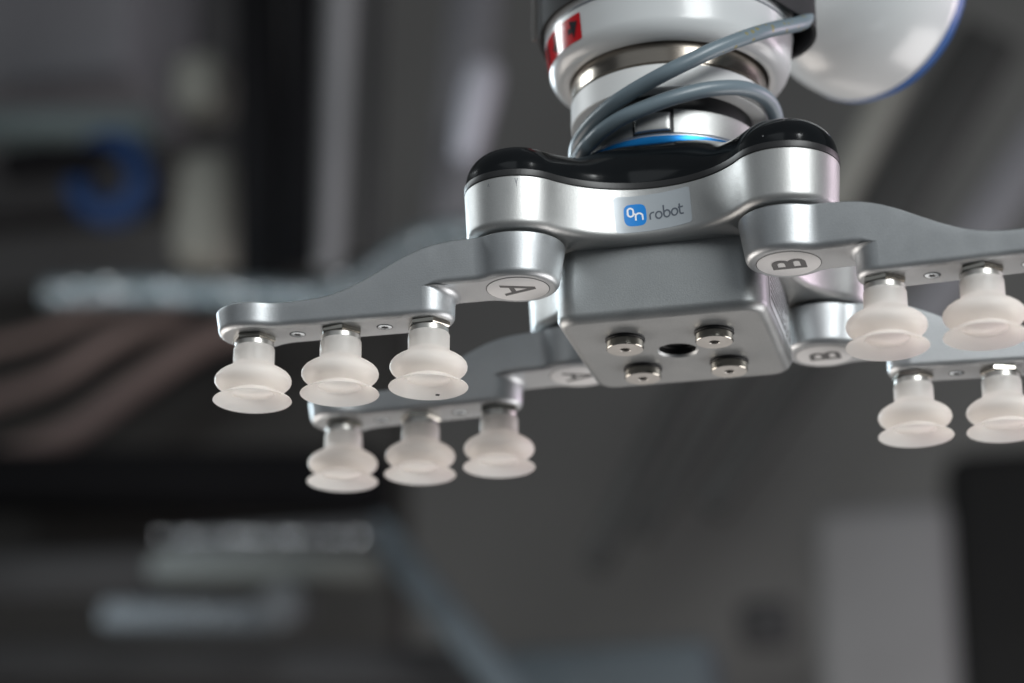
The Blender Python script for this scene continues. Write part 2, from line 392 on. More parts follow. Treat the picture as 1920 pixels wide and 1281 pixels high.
# ---- brand sticker wrapped on the front waist
def waist(u, z, lift):
    o = (z - ZT) * DRAFT + lift; rr = RW - o
    y = -CW + math.sqrt(max(1, rr * rr - u * u)); return (u, y, z)
SA = R(3.2)
def stick(lift):
    def f(u, v):
        x = (u - 14.6) * math.cos(SA) - (v - 7.25) * math.sin(SA); z = (u - 14.6) * math.sin(SA) + (v - 7.25) * math.cos(SA)
        return waist(x + 0.55, z + 27.9, lift)
    return f
def rr2(u0, v0, u1, v1, r, n=6):
    o = []
    for cx, cy, a in ((u1 - r, v0 + r, -90), (u1 - r, v1 - r, 0), (u0 + r, v1 - r, 90), (u0 + r, v0 + r, 180)):
        o += [(cx + r * math.cos(R(a + 90 * i / n)), cy + r * math.sin(R(a + 90 * i / n))) for i in range(n + 1)]
    return o
def strip_poly(name, sil, place, m, parent, n=24, thick=None):
    """fill a convex 2-D outline with vertical strips so that it bends with the surface"""
    us = sorted(set(round(p[0], 4) for p in sil)); u0, u1 = us[0], us[-1]
    us = [u0 + (u1 - u0) * (0.5 - 0.5 * math.cos(math.pi * i / n)) for i in range(n + 1)]
    lo, hi = [], []
    for u in us:
        vs = []
        for i in range(len(sil)):
            a, b = sil[i], sil[(i + 1) % len(sil)]
            if abs(b[0] - a[0]) < 1e-7:
                if abs(a[0] - u) < 1e-4: vs += [a[1], b[1]]
            elif min(a[0], b[0]) - 1e-5 <= u <= max(a[0], b[0]) + 1e-5:
                t = min(1, max(0, (u - a[0]) / (b[0] - a[0]))); vs.append(a[1] + (b[1] - a[1]) * t)
        lo.append((u, min(vs))); hi.append((u, max(vs)))
    mb = MB(); mb.rings([[place(u, v0 + (v1 - v0) * k / 4) for (u, v0), (_, v1) in zip(lo, hi)] for k in range(5)], closed_ring=False)
    return mb.done(name, m, parent, angle=180)
stk = strip_poly('logo_sticker', rr2(0, 0, 29.2, 14.5, 1.2), stick(0.12), M['film'], grip)
stk['label'] = 'pale rounded sticker with a blue square emblem and grey word robot'
sq = []
for i in range(48):
    a = 2 * math.pi * i / 48; ca, sa = math.cos(a), math.sin(a); k = (abs(ca) ** 3.6 + abs(sa) ** 3.6) ** (-1 / 3.6)
    sq.append((7.45 + 4.25 * k * ca, 6.85 + 4.35 * k * sa))
strip_poly('logo_emblem', sq, stick(0.16), M['blue_ink'], stk, 20)
SW = 0.66
# 'O' (tall rounded) and 'n' joined
O_ = arc(5.75, 8.55, 1.05, 1.1, 0, 180, 10) + arc(5.75, 7.45, 1.05, 1.1, 180, 360, 10)
shp = ribbon(O_, SW, closed=True)
shp += ribbon([(7.55, 4.7), (7.55, 6.6)] + arc(8.85, 6.3, 1.3, 1.2, 165, 0, 12) + [(10.15, 4.7)], SW)
shp += ribbon([(6.8, 7.45), (7.0, 7.3), (7.55, 7.3)], SW)
polys('logo_letters', shp, stick(0.21), M['white_ink'], stk)
W2 = 0.64; shp = []; vb = 4.35; xh = 2.75
shp += ribbon([(13.0, vb), (13.0, vb + 1.7)] + arc(14.2, vb + 1.6, 1.2, 1.15, 175, 90, 8) + [(14.7, vb + xh)], W2)
def ring_o(cu): return ribbon(arc(cu, vb + 1.38, 1.18, 1.35, 0, 346, 22), W2, closed=True)
shp += ring_o(16.35)
shp += ribbon([(18.35, vb + 5.0), (18.35, vb + 1.38)], W2) + ring_o(19.53)
shp += ring_o(22.55)
shp += ribbon([(24.6, vb + 4.2), (24.6, vb + .95)] + arc(25.5, vb + .95, .9, .95, 180, 270, 6) + [(26.1, vb)], W2)
shp += ribbon([(24.0, vb + xh), (26.0, vb + xh)], W2)
polys('word_letters', shp, stick(0.20), M['grey_ink'], stk)
# ---- type plate on the right side of the box
tp = MB(); n0 = 40.3 + .02
def side(u, v): return (n0, u, v)
tpo = strip_poly('type_plate', rr2(-26, -5.5, 27, 15, 1.2), lambda u, v: (40.32 + .12 - .03 * max(0, v) * .98 - 0.0, u, v), M['typeplate'], grip)
shp = []
rnd = random.Random(3)
for row in range(7):
    v = 12.6 - row * 2.5; u = -24
    while u < (10 if row > 2 else 24):
        L = rnd.uniform(1.0, 3.4); shp.append([(u, v), (u + L, v), (u + L, v + 1.35), (u, v + 1.35)]); u += L + .8
for u, v in ((14, -3.5), (14, 2.5), (20, -3.5)):
    shp += ribbon(arc(u + 2.2, v + 2.3, 2.2, 2.2, 0, 345, 18), .6, closed=True)
polys('type_plate_print', shp, lambda u, v: (40.32 + .24 - .03 * max(0, v) * .98, u, v), M['ink'], tpo)

# ---- the arms: outline in the arm's own frame, t along the arm, pivot at the origin
RH, REND, HB = 13.65, 13.5, 9.8
CUP = [34.49, 69.15, 103.80]
ZBAR = -11.0; TAP = 0.163
def half_outline():
    """outer half outline (y>=0) from the far tip to the hub tip: (t, y, nt, ny) at z = ZBAR"""
    pts = []
    tE = CUP[2]; f1 = 18.0; dx1 = math.sqrt((REND + f1) ** 2 - (HB + f1) ** 2); a1 = math.atan2(HB + f1, -dx1)   # tangent direction on the end circle
    for i in range(23): a = a1 * i / 22; pts.append((tE + REND * math.cos(a), REND * math.sin(a), math.cos(a), math.sin(a)))
    c = (tE - dx1, HB + f1); b0 = math.atan2(-(HB + f1), dx1); b1 = -math.pi / 2
    for i in range(1, 13): a = b0 + (b1 - b0) * i / 12; pts.append((c[0] + f1 * math.cos(a), c[1] + f1 * math.sin(a), -math.cos(a), -math.sin(a)))
    f2 = 15.0; dx2 = math.sqrt((RH + f2) ** 2 - (HB + f2) ** 2)
    t1, t0 = pts[-1][0], dx2
    ts = sorted(set([t1 + (t0 - t1) * i / 20 for i in range(1, 20)] + [CUP[0]]), reverse=True)
    for t in ts:
        if t > t0 + 0.2: pts.append((t, HB, 0, 1))
    c = (dx2, HB + f2); b0 = -math.pi / 2; b1 = math.atan2(-(HB + f2), -dx2)
    for i in range(0, 15): a = b0 + (b1 - b0) * i / 14; pts.append((c[0] + f2 * math.cos(a), c[1] + f2 * math.sin(a), -math.cos(a), -math.sin(a)))
    a0 = math.atan2(HB + f2, dx2)
    for i in range(1, 31): a = a0 + (math.pi - a0) * i / 30; pts.append((RH * math.cos(a), RH * math.sin(a), math.cos(a), math.sin(a)))
    return pts
HO = half_outline(); NH = len(HO)
JUN = min(range(NH), key=lambda i: abs(HO[i][0] - CUP[0]) + (0 if HO[i][1] > 0 else 99))
KT = np.array([-30, 15.0, 22, 28.5, 35.8, 43.3, 51, 59, 66.7, 74, 82, 95, 140.]); KZ = np.array([16.4, 16.4, 16.1, 15.4, 13.6, 10.7, 7.0, 3.4, 0.6, -0.9, -1.5, -1.6, -1.6])
def pchip(x):
    h = np.diff(KT); dl = np.diff(KZ) / h; m = np.zeros(len(KT))
    for i in range(1, len(KT) - 1):
        if dl[i - 1] * dl[i] > 0:
            w1 = 2 * h[i] + h[i - 1]; w2 = h[i] + 2 * h[i - 1]; m[i] = (w1 + w2) / (w1 / dl[i - 1] + w2 / dl[i])
    i = int(np.clip(np.searchsorted(KT, x) - 1, 0, len(h) - 1)); t = (x - KT[i]) / h[i]
    return float((1 + 2 * t) * (1 - t) ** 2 * KZ[i] + t * (1 - t) ** 2 * h[i] * m[i] + t * t * (3 - 2 * t) * KZ[i + 1] + t * t * (t - 1) * h[i] * m[i + 1])
def arm_mesh():
    # loop: outer half to the junction, inboard half from the junction (doubled point), then mirrored
    half = [(p, 0) for p in HO[:JUN + 1]] + [(p, 1) for p in HO[JUN:]]
    mir = [((t, -y, nt, -ny), f) for (t, y, nt, ny), f in half[-2:0:-1]]
    full = half + mir; N = len(full); H = len(half); V = []; F = []
    pos = [f[0] for f in full]; inn = [f[1] for f in full]
    fr = 2.6; cx = CUP[0]
    def pt(i, o, z): t, y, nt, ny = pos[i]; return (t + nt * o, y + ny * o, z)
    def off(z): return TAP * (z - ZBAR)
    zt = [pchip(pos[i][0] + pos[i][2] * off(pchip(pos[i][0]))) for i in range(N)]
    def fade(i): return 0.01 + 0.99 * sstep((cx - pos[i][0]) / 7.0)
    ks = []
    def add_ring(f):
        ks.append(len(V))
        for i in range(N): V.append(f(i))
    for q in range(7):
        a = q / 6 * math.pi / 2
        def f(i):
            if inn[i]:
                r = fr * fade(i); return pt(i, off(r) - r * (1 - math.sin(a)), r * (1 - math.cos(a)))
            return pt(i, off(ZBAR + fr) - fr * (1 - math.sin(a)), ZBAR + fr * (1 - math.cos(a)))
        add_ring(f)
    for g in (0.35, 0.7, 1.0):
        def f(i):
            za = fr * fade(i) if inn[i] else ZBAR + fr
            z = za + (zt[i] - 0.7 - za) * g; return pt(i, off(z), z)
        add_ring(f)
    for dz, do in ((0.4, -.12), (0.12, -.45), (0.0, -.95)):
        add_ring(lambda i: pt(i, off(zt[i] - dz) + do, zt[i] - dz))
    for a, b in zip(ks[:-1], ks[1:]):
        for i in range(N):
            j = (i + 1) % N
            if inn[i] != inn[j]: continue
            F.append((a + i, a + j, b + j, b + i))
    kt = ks[-1]; sub = 6; grid = []
    for i in range(H):
        if i in (0, H - 1): grid.append([kt + i] * (sub + 1)); continue
        a = V[kt + i]; b = V[kt + N - i]; row = [kt + i]
        for q in range(1, sub):
            u = q / sub; V.append((a[0], a[1] + (b[1] - a[1]) * u, a[2])); row.append(len(V) - 1)
        row.append(kt + N - i); grid.append(row)
    for i in range(H - 1):
        if i == JUN: continue
        for q in range(sub):
            f_ = []
            for v in (grid[i][q], grid[i][q + 1], grid[i + 1][q + 1], grid[i + 1][q]):
                if v not in f_: f_.append(v)
            if len(f_) > 2: F.append(tuple(f_))
    NS = 32
    def semi(fn):
        k = len(V)
        for q in range(NS + 1):
            a = math.pi / 2 + math.pi * q / NS; wgt = abs(math.sin(a)) ** 2; r, z = fn(wgt)
            V.append((cx + r * math.cos(a), r * math.sin(a), z))
        return list(range(k, k + NS + 1))
    rows = []
    for q in range(7):
        a = q / 6 * math.pi / 2
        rows.append(semi(lambda wgt: (HB + off(ZBAR + fr) * wgt - fr * (1 - math.sin(a)), ZBAR + fr * (1 - math.cos(a)))))
    cf = 3.0
    for q in range(7):
        a = q / 6 * math.pi / 2
        def fn(wgt):
            c_ = cf * (1 - wgt ** 3) + .02; z = -c_ + c_ * math.sin(a)
            return (HB + off(z) * wgt + c_ * (1 - math.cos(a)), z)
        rows.append(semi(fn))
    for a, b in zip(rows[:-1], rows[1:]):
        for q in range(NS): F.append((a[q], a[q + 1], b[q + 1], b[q]))
    k0 = ks[0]
    outer = [i for i in range(N) if not inn[i]]; inner = [i for i in range(N) if inn[i]]
    # outer loop order: from the mirrored junction round the far tip to the first junction
    jm = N - JUN
    F.append(tuple([k0 + i % N for i in range(jm, N + JUN + 1)] + rows[0][1:-1]))
    F.append(tuple([k0 + i for i in inner] + rows[-1][1:-1][::-1]))
    return V, F
V, F = arm_mesh()
me_arm = bpy.data.meshes.new('gripper_arm'); me_arm.from_pydata([tuple(c * MM for c in v) for v in V], [], F); finish(me_arm, 38)
me_arm.materials.append(M['alu_arm'])

# ---- suction cup: nut, collar, silicone bellows (origin at the bar's underside)
def mesh_of(mb, name, m, angle=35):
    me = bpy.data.meshes.new(name); me.from_pydata([tuple(c * MM for c in v) for v in mb.V], [], mb.F); finish(me, angle); me.materials.append(m); return me
mb = MB(); mb.lathe([(3, 0.3), (7.6, 0.3), (8.35, -.25), (8.35, -1.7), (7.8, -2.3), (3, -2.3)], 6, phase=0.75)
me_nut = mesh_of(mb, 'hex_nut', M['nickel'], 20)
mb = MB(); mb.lathe([(3, -2.2), (7.2, -2.2), (7.5, -2.45), (7.5, -5.2), (5.3, -5.6), (5.1, -10.2), (4.6, -10.6), (2.2, -10.6), (2.2, -4)], 48)
me_col = mesh_of(mb, 'fitting_collar', M['nickel_face'])
def cup_profile():
    o = [(5.6, -4.05), (7.1, -4.05), (7.6, -4.25), (7.85, -4.8), (7.9, -6.5), (7.9, -10.6), (8.0, -11.15), (8.5, -11.75), (9.9, -12.75), (11.9, -13.9),
         (13.4, -15.0), (14.3, -16.1), (14.65, -17.2), (14.6, -18.2), (14.1, -19.2), (13.1, -20.2), (11.6, -21.2), (10.3, -21.9), (9.75, -22.3), (9.8, -22.65),
         (10.6, -23.1), (12.2, -23.75), (13.9, -24.6), (14.85, -25.15), (15.0, -25.45)]
    i = [(14.85, -25.6), (13.6, -25.05), (11.6, -24.15), (9.6, -23.35), (8.6, -23.0), (8.2, -22.75), (8.1, -22.3), (8.4, -21.8), (9.6, -21.0), (11.4, -19.9), (12.6, -18.9), (13.1, -17.9),
         (13.0, -16.8), (12.2, -15.8), (10.6, -14.6), (8.6, -13.5), (6.8, -12.6), (6.3, -11.8), (5.6, -11.2), (5.5, -10.0), (5.5, -6.0)]
    return o + i
mb = MB(); mb.lathe(cup_profile(), 72, closed=True)
me_bel = mesh_of(mb, 'silicone_bellows', M['silicone'], 50)
# moulding seam inside the lip (a short raised rib)
mb = MB(); a = R(-22)
for s in (0,):
    pts = [(r * math.cos(a), r * math.sin(a), z - .03) for r, z in ((8.7, -22.95), (9.6, -23.35), (11.6, -24.15), (13.6, -25.05), (14.5, -25.45))]
    mb.tube(pts, 0.42, 8)
me_rib = mesh_of(mb, 'moulding_rib', M['silicone'])
# countersunk screw
mb = MB(); mb.lathe([(3.15, -.02), (2.75, -.03)], 36); me_gap = mesh_of(mb, 'screw_gap', M['dark'])
mb = MB(); mb.lathe([(2.8, .35), (2.75, -.12), (2.5, -.2), (1.25, -.2)], 36); me_scr = mesh_of(mb, 'screw', M['screw'])
star = []
for i in range(36):
    a = 2 * math.pi * i / 36; r = 1.28 + .22 * math.cos(6 * a); star.append((r * math.cos(a), r * math.sin(a), -.215))
mb = MB(); mb.add(star, [tuple(range(36))]); me_star = mesh_of(mb, 'screw_socket', M['dark'])
# letter discs
mb = MB(); mb.lathe([(11.75, -.02), (11.75, -.18), (11.6, -.22), (0, -.22)], 64); me_disc = mesh_of(mb, 'letter_disc', M['disc'])
mb = MB(); mb.lathe([(12.05, -.05), (11.76, -.06)], 64); me_edge = mesh_of(mb, 'disc_edge', M['dark'])
def letter_mesh(ch):
    sh = []
    if ch == 'A':
        w, h, s = 5.6, 12.8, 2.1
        sh = [[(-w, 0), (-w + s * 1.1, 0), (s * .55, h), (-s * .55, h)], [(w, 0), (s * .55, h), (-s * .55, h), (w - s * 1.1, 0)],
              [(-w * .62, 3.0), (w * .62, 3.0), (w * .45, 5.0), (-w * .45, 5.0)]]
        sh = [[(x, y - h / 2 + .4) for x, y in p] for p in sh]
    else:
        w, h, s = 9.4, 12.6, 2.15
        sh = [[(0, 0), (s, 0), (s, h), (0, h)]]
        for y0, y1, ww in ((0, h * .53, w), (h * .53 - s * .5, h, w - .7)):
            r = (y1 - y0 - s) / 2; cy = (y0 + y1) / 2
            path = [(s * .5, y0 + s / 2), (ww - r - s / 2, y0 + s / 2)] + arc(ww - r - s / 2, cy, r, r, -90, 90, 12)[1:-1] + [(ww - r - s / 2, y1 - s / 2), (s * .5, y1 - s / 2)]
            sh += ribbon(path, s)
        sh = [[(x - w / 2, y - h / 2) for x, y in p] for p in sh]
    mb = MB()
    for k, p in enumerate(sh):                                   # seen from below, letter-up along +-t
        zz = -.26 - .004 * k
        mb.add([(y, x, zz) for x, y in p] if ch == 'A' else [(-y, -x, zz) for x, y in p], [tuple(range(len(p)))])
    return mesh_of(mb, 'letter', M['ink'], 180)
me_A, me_B = letter_mesh('A'), letter_mesh('B')
mb = MB(); mb.lathe([(13.2, 16.0), (13.2, 18.2)], 48); me_stub = mesh_of(mb, 'pivot_collar', M['dark'])

mb = MB(); mb.rbox((0, 0, 0), (1.5, .9, .12), .05, 1); me_speck = mesh_of(mb, 'speck', M['ink'])
def part(name, me, parent, loc=(0, 0, 0), rz=0):
    o = bpy.data.objects.new(name, me); col.objects.link(o); o.parent = parent
    o.location = Vector(loc) * MM; o.rotation_euler = (0, 0, rz); return o
ARMS = (('front left arm marked A, in sharp focus', -P, -P, math.pi + R(1.06), 'A'), ('back left arm marked A, partly behind the box', -P, P, math.pi - R(2.95), 'A'),
        ('front right arm marked B, running out of the frame', P, -P, -R(3.85), 'B'), ('back right arm marked B, behind the front right cups', P, P, R(3.82), 'B'))
rnd = random.Random(11)
for lab, px, py, ang, ch in ARMS:
    arm = part('arm', me_arm, grip, (px, py, 0), ang); arm['label'] = lab
    md = arm.modifiers.new('weighted_normals', 'WEIGHTED_NORMAL'); md.keep_sharp = True
    part('pivot_collar', me_stub, arm)
    d = part('letter_disc', me_disc, arm); part('disc_edge', me_edge, arm)
    lt = part('letter', me_A if ch == 'A' else me_B, arm, (0, 0, 0), -ang if True else 0)
    for t in ((CUP[0] + CUP[1]) / 2, (CUP[1] + CUP[2]) / 2):
        part('screw', me_scr, arm, (t, .2, ZBAR), rnd.uniform(0, 3)); part('screw_gap', me_gap, arm, (t, .2, ZBAR)); part('screw_socket', me_star, arm, (t, .2, ZBAR), rnd.uniform(0, 3))
    for k, t in enumerate(CUP):
        x = px + t * math.cos(ang); y = py + t * math.sin(ang)
        cup = part('suction_cup', me_bel, grip, (x, y, ZBAR), rnd.uniform(-.12, .12))
        part('hex_nut', me_nut, cup, (0, 0, 0), ang + rnd.uniform(-.05, .35)); part('fitting_collar', me_col, cup); part('moulding_rib', me_rib, cup)
        if (px < 0 and py < 0 and k == 0):
            s_ = part('speck', me_speck, cup, (0.2, 12.0, -24.55), .5); s_.rotation_euler = (-.42, 0, .55)

# ================================================================== TOOL CHANGER ON TOP OF THE GRIPPER
AX = -1.0
chg = thing('tool_changer', 'round silver quick tool changer with a blue ring, between the gripper and the robot flange', 'tool changer', (AX, 0, 61.5))
def at_axis(prof, name, m, parent, n=96, z0=61.5, wn=False):
    mb = MB(); mb.lathe([(r, z - z0) for r, z in prof], n); return mb.done(name, m, parent, wn=wn)
at_axis([(30, 60.5), (36.6, 60.5), (36.9, 61), (36.9, 63.7), (36.5, 64.0), (30, 64.0)], 'release_ring', M['blue_ring'], chg)
at_axis([(30, 64.0), (35.6, 64.0), (35.6, 64.8), (36.1, 65.3), (36.1, 74.9), (35.6, 75.4), (30, 75.4)], 'changer_body', M['alu'], chg)
at_axis([(28, 75.4), (33.5, 75.4), (33.5, 83.0), (28, 83.0)], 'locking_collar', M['dark'], chg)
# release button with dark gaps either side, on the front of the body
def cyl(r, x0, zz): return (x0 - 0, -math.sqrt(r * r - x0 * x0), zz - 61.5)
def curved_block(name, x0, x1, z0, z1, r0, r1, bev, m, parent):
    n = 14; rings = []
    for r, e in ((r0, 0), (r1 - bev, 0), (r1 - bev * .3, bev * .3), (r1, bev)):
        lo, hi = x0 + e, x1 - e; ring = []
        for i in range(n + 1): ring.append(cyl(r, lo + (hi - lo) * i / n, z0 + e))
        for i in range(n + 1): ring.append(cyl(r, hi + (lo - hi) * i / n, z1 - e))
        rings.append(ring)
    mb = MB(); mb.rings(rings)
    k = len(mb.V) - 2 * (n + 1)
    mb.F += [(k + i, k + i + 1, k + 2 * n + 1 - i - 1, k + 2 * n + 1 - i) for i in range(n)]
    return mb.done(name, m, parent)
curved_block('button_gap', -8.2, 8.0, 65.2, 75.2, 35, 36.25, .05, M['dark'], chg)
curved_block('release_button', -7.3, 6.9, 65.9, 73.6, 35, 37.9, 1.0, M['alu'], chg)

# ================================================================== ROBOT ARM
rob = thing('robot_arm', 'pale grey robot wrist at the top edge with a red warning sticker and steel ring', 'robot arm', (AX, 0, 83))
def rprof(prof, name, m, n=128, parent=None, wn=False, dx=0.4):
    mb = MB(); mb.lathe([(r, z - 83) for r, z in prof], n, c=(dx, 0, 0)); return mb.done(name, m, parent or rob, wn=wn)
rprof([(20, 83), (39.2, 83), (39.6, 83.3), (39.6, 93.0), (39.3, 93.3), (38, 93.4)], 'tool_flange', M['flange'], dx=0)
rprof([(38, 93.4), (38.6, 93.5), (38.6, 94.2), (39.4, 94.4), (39.4, 104), (30, 104)], 'steel_ring', M['steel'], dx=0)
hp = [(39.9, 106), (39.9, 103.2), (40.4, 102.6), (41.2, 102.4)]
for i in range(12): a = i / 11 * math.pi / 2; hp.append((41.4 + 7.6 * math.sin(a), 102.4 + 7.6 * (1 - math.cos(a))))
hp += [(49.6, 115), (50.3, 120.9), (50.0, 121.1), (50.0, 121.6), (50.4, 121.8), (51.0, 128), (51.2, 200), (0, 200)]
rprof(hp, 'wrist_housing', M['white'], wn=False)
rprof([(50.2, 120.95), (50.55, 121.05), (50.55, 121.6), (50.2, 121.7)], 'housing_seam', M['grey_ink'])
# red warning sticker around the left of the housing
def hous(lift):
    def f(th, z):
        r = (49.0 + .6 * (z - 110) / 5 if z < 115 else 49.6 + .7 * (z - 115) / 6) + lift
        return (r * math.cos(R(th)) + .4, r * math.sin(R(th)), z - 83)
    return f
ws = strip_poly('warning_sticker', rr2(186, 107.6, 236.3, 118.7, .8), hous(.12), M['red'], rob, 40)
ws['label'] = 'glossy red warning sticker with black arrow marks'
shp = [[(228.6, 117.0), (234.2, 115.6), (231.0, 109.0)], [(227.0, 114.2), (229.3, 114.2), (229.9, 111.8), (227.0, 111.8)],
       [(213.2, 117.0), (214.8, 117.0), (215.6, 109.0), (214.0, 109.0)], [(210.6, 111.2), (213.4, 113.8), (213.4, 110.4)], [(200.5, 117.2), (203.6, 117.2), (204.4, 108.8), (202.4, 108.8)]]
polys('arrow_marks', shp, hous(.30), M['gloss_ink'], ws)
# the next wrist joint, further back and to the right
def oriented(prof, name, m, c, axis, n=96, parent=None):
    mb = MB(); mb.lathe(prof, n, axis=axis); o = mb.done(name, m, parent or rob, wn=False); o.location = Vector(c) * MM; return o
JC = Vector((72.6 + 3.2, 90, 179.6 - 83)); JA = (0.50, 0.865, 0.0)
jp = [(0, -44)]
for i in range(1, 25): a = i / 24 * math.pi / 2; jp.append((47.2 * math.sin(a) ** .8, -44 + 42 * (1 - math.cos(a) ** .75)))
jp += [(47.2, 1), (46.8, 1.6)]
oriented(jp, 'wrist_joint', M['white'], JC, JA)
oriented([(42, 1.7), (46.9, 1.8), (47.3, 2.2), (46.8, 5), (44.5, 9), (36, 13), (0, 14)], 'joint_lid', M['lid'], JC, JA)
mb = MB(); mb.rbox((40, 45, 140), (70, 50, 60), 20, 5); mb.done('wrist_link', M['white'], rob)

# ---- black strap round the housing, holding the cable on the right
st = thing('strap', 'black woven strap wrapped round the robot wrist, looped over the grey cable', 'strap', (AX + .4, 0, 122))
rings = [[], [], [], []]; n = 180
for i in range(n):
    th = 2 * math.pi * i / n; d = (th + math.pi) % (2 * math.pi) - math.pi
    bu = 7.4 * math.exp(-((d - R(2)) / R(13)) ** 2) ; zl = 1.6 - 5.5 * math.exp(-((d - R(14)) / R(16)) ** 2)
    for k, (dr, z) in enumerate(((51.35, zl), (52.9, zl), (52.9, 30), (51.35, 30))):
        r = dr + bu; rings[k].append((r * math.cos(th), r * math.sin(th), z))
mb = MB(); mb.rings(rings, closed=True); mb.done('webbing', M['strap'], st)
mb = MB(); mb.rbox((-52.0, -17.5, 12), (2.2, 2.0, 26), .5, 2); mb.done('stitched_end', M['stitch'], st)

# ---- grey cable: down from the strap, round the neck and back to the plug on the gripper
cb = thing('cable', 'grey-blue cable looped twice across the robot neck and plugged into the gripper', 'cable', (AX, 0, 61))
up = [(54, 12, 150), (55.6, 5, 135), (56.2, -1, 126), (54.6, -8, 120.1), (49.6, -20, 113), (44.4, -30.5, 106.8), (37.3, -38.8, 100.8), (27, -46.8, 93.3), (18, -50.5, 87.8), (7.7, -51.5, 83), (-3.4, -48, 79.9),
      (-12.8, -43.6, 77.4), (-20.4, -38.0, 75.5), (-27.1, -31.6, 73.6), (-33.2, -23.2, 71.6), (-36.8, -13, 70.2), (-38.2, 0, 69), (-36.5, 14, 69), (-30, 26, 69.5), (-20, 34, 69.5),
      (-23, 32, 65), (-31, 23, 63.6), (-36.4, 10, 63.4), (-37.6, -4, 63.6), (-35.5, -18, 63.8), (-29.9, -29, 65), (-25.9, -32.8, 66.6), (-20.6, -37.3, 68.3), (-12.3, -41.7, 70.5), (-4.5, -43.4, 72.4), (6, -43.2, 75.6),
      (16, -40.4, 78.9), (23.7, -36.2, 81.5), (31, -30, 83.9), (36.3, -22.6, 85.4), (40, -14, 86.0), (41.9, -5.5, 84.6), (42, 1.5, 81), (41, 6, 76)]
mb = MB(); mb.tube(smooth_path([(x - AX, y, z - 61) for x, y, z in up], 8), 3.05, 24); mb.done('cable_sheath', M['cable'], cb, angle=60)
mb = MB(); mb.tube([(41.0 - AX, 6, 78 - 61), (41.0 - AX, 6.3, 74 - 61), (40.6 - AX, 7, 58 - 61)], lambda i: (3.6, 5.2, 5.2)[i], 24); mb.done('plug', M['gasket'], cb)

# ================================================================== BACKGROUND, OUT OF FOCUS
def ray(px, py):
    f = 4505.395
    d = Vector(((px - 960) / f, -(py - 640.5) / f, -1)); return Matrix.Rotation(cam.rotation_euler.z, 3, 'Z') @ (Matrix.Rotation(cam.rotation_euler.x, 3, 'X') @ d)
CAMP = Vector((155.182, -867.61, -329.839))
K = 1.55                                            # the cell behind stands well back
def KB(Y): return CAMP.y + (Y - CAMP.y) * K
def at(px, py, Y):
    Y = KB(Y); d = ray(px, py); return CAMP + d * ((Y - CAMP.y) / d.y)
def slab(name, p, q, width, depth, m, label, cat, Y, bev=6, group=None, extra=None):
    """a straight bar with real thickness from one point to another"""
    a, b = at(*p, Y), at(*q, Y); c = (a + b) / 2; L = (b - a).length; width *= K; depth *= K; bev *= K
    rot = (b - a).to_track_quat('X', 'Y').to_matrix()
    mb = MB(); mb.rbox((0, 0, 0), (L, depth, width), min(bev, width * .3, depth * .3), 2, rot=None)
    e = (b - a).normalized(); yv = Vector((0, 1, 0)); yv = (yv - e * yv.dot(e)).normalized(); zv = e.cross(yv)
    rot = Matrix((e, yv, zv)).transposed()
    mb.V = [tuple(rot @ Vector(v)) for v in mb.V]
    o = mb.done(name, m, None, loc=c * MM + BASE); tag(o, label, cat, group); return o, c, e, yv, zv
def box(name, x0, y0, x1, y1, depth, m, label, cat, Y, bev=8):
    a = at(x0, y1, Y); b = at(x1, y0, Y); depth *= K; bev *= K
    c = Vector(((a.x + b.x) / 2, KB(Y) + depth / 2, (a.z + b.z) / 2))
    mb = MB(); mb.rbox((0, 0, 0), (abs(b.x - a.x), depth, abs(b.z - a.z)), bev, 3)
    o = mb.done(name, m, None, loc=c * MM + BASE); tag(o, label, cat); return o, c
mb = MB(); mb.rbox((0, 0, 0), (14000, 100, 9000), 0, 1)
wl = mb.done('wall', M['b_grey'], None, loc=Vector((-400, 3500, 900)) * MM + BASE); tag(wl, None, None, kind='structure')
# upper left
box('machine_enclosure', -500, 470, 745, 1600, 60, M['b_frame'], 'dark machine enclosure filling the lower left, behind the rack and brown hoses', 'enclosure', 1060, 6)
box('back_panel', -500, -500, 600, 452, 60, M['b_frame2'], 'dark grey panel filling the upper left, behind the blue hose coil', 'panel', 1060, 6)
box('control_cabinet', -300, -300, 262, 190, 160, M['b_mid'], 'grey cabinet in the upper left corner, far out of focus', 'cabinet', 900)
slab('crossbar', (-80, 240), (290, 245), 24, 40, M['b_teal'], 'dull teal horizontal crossbar under the grey cabinet at the left edge', 'crossbar', 860)
box('valve_block', 312, 88, 412, 205, 50, M['b_beige'], 'upper of two beige-grey blocks left of the black posts', 'valve block', 820, 12)
box('valve_block', 308, 268, 438, 490, 50, M['b_beige'], 'lower, taller of two beige-grey blocks left of the black posts', 'valve block', 820, 16)
slab('post', (482, -120), (492, 520), 34, 30, M['b_black'], 'left, wider of the two black upright posts in the upper left', 'post', 760)
slab('post', (570, -120), (560, 500), 22, 30, M['b_black'], 'right, slimmer of the two black upright posts, beside a grey tube', 'post', 760)
mb = MB(); a, b = at(640, -120, 790), at(612, 500, 790); mb.tube([a - b, Vector((0, 0, 0))], lambda i: (15 * K, 11 * K)[i], 28)
o = mb.done('tube', M['b_pale'], None, loc=b * MM + BASE); tag(o, 'pale grey upright tube right of the black posts', 'tube')
slab('rail', (706, -120), (688, 470), 13, 20, M['b_dark'], 'dark upright rail right of the pale grey tube', 'rail', 800)
mb = MB(); a, b = at(905, 150, 780), at(870, 300, 780)
mb.tube(smooth_path([a - b + (a - b) * .18, (a - b), (a - b) * .5, Vector((0, 0, 0))], 6), lambda i: K * (3 + 11 * math.sin(math.pi * min(1, .12 + i / 18 * .8)) ** .6), 24)
o = mb.done('cylinder_rod', M['b_satin'], None, loc=b * MM + BASE); tag(o, 'bright silver rod glinting upper left of the gripper head', 'rod')
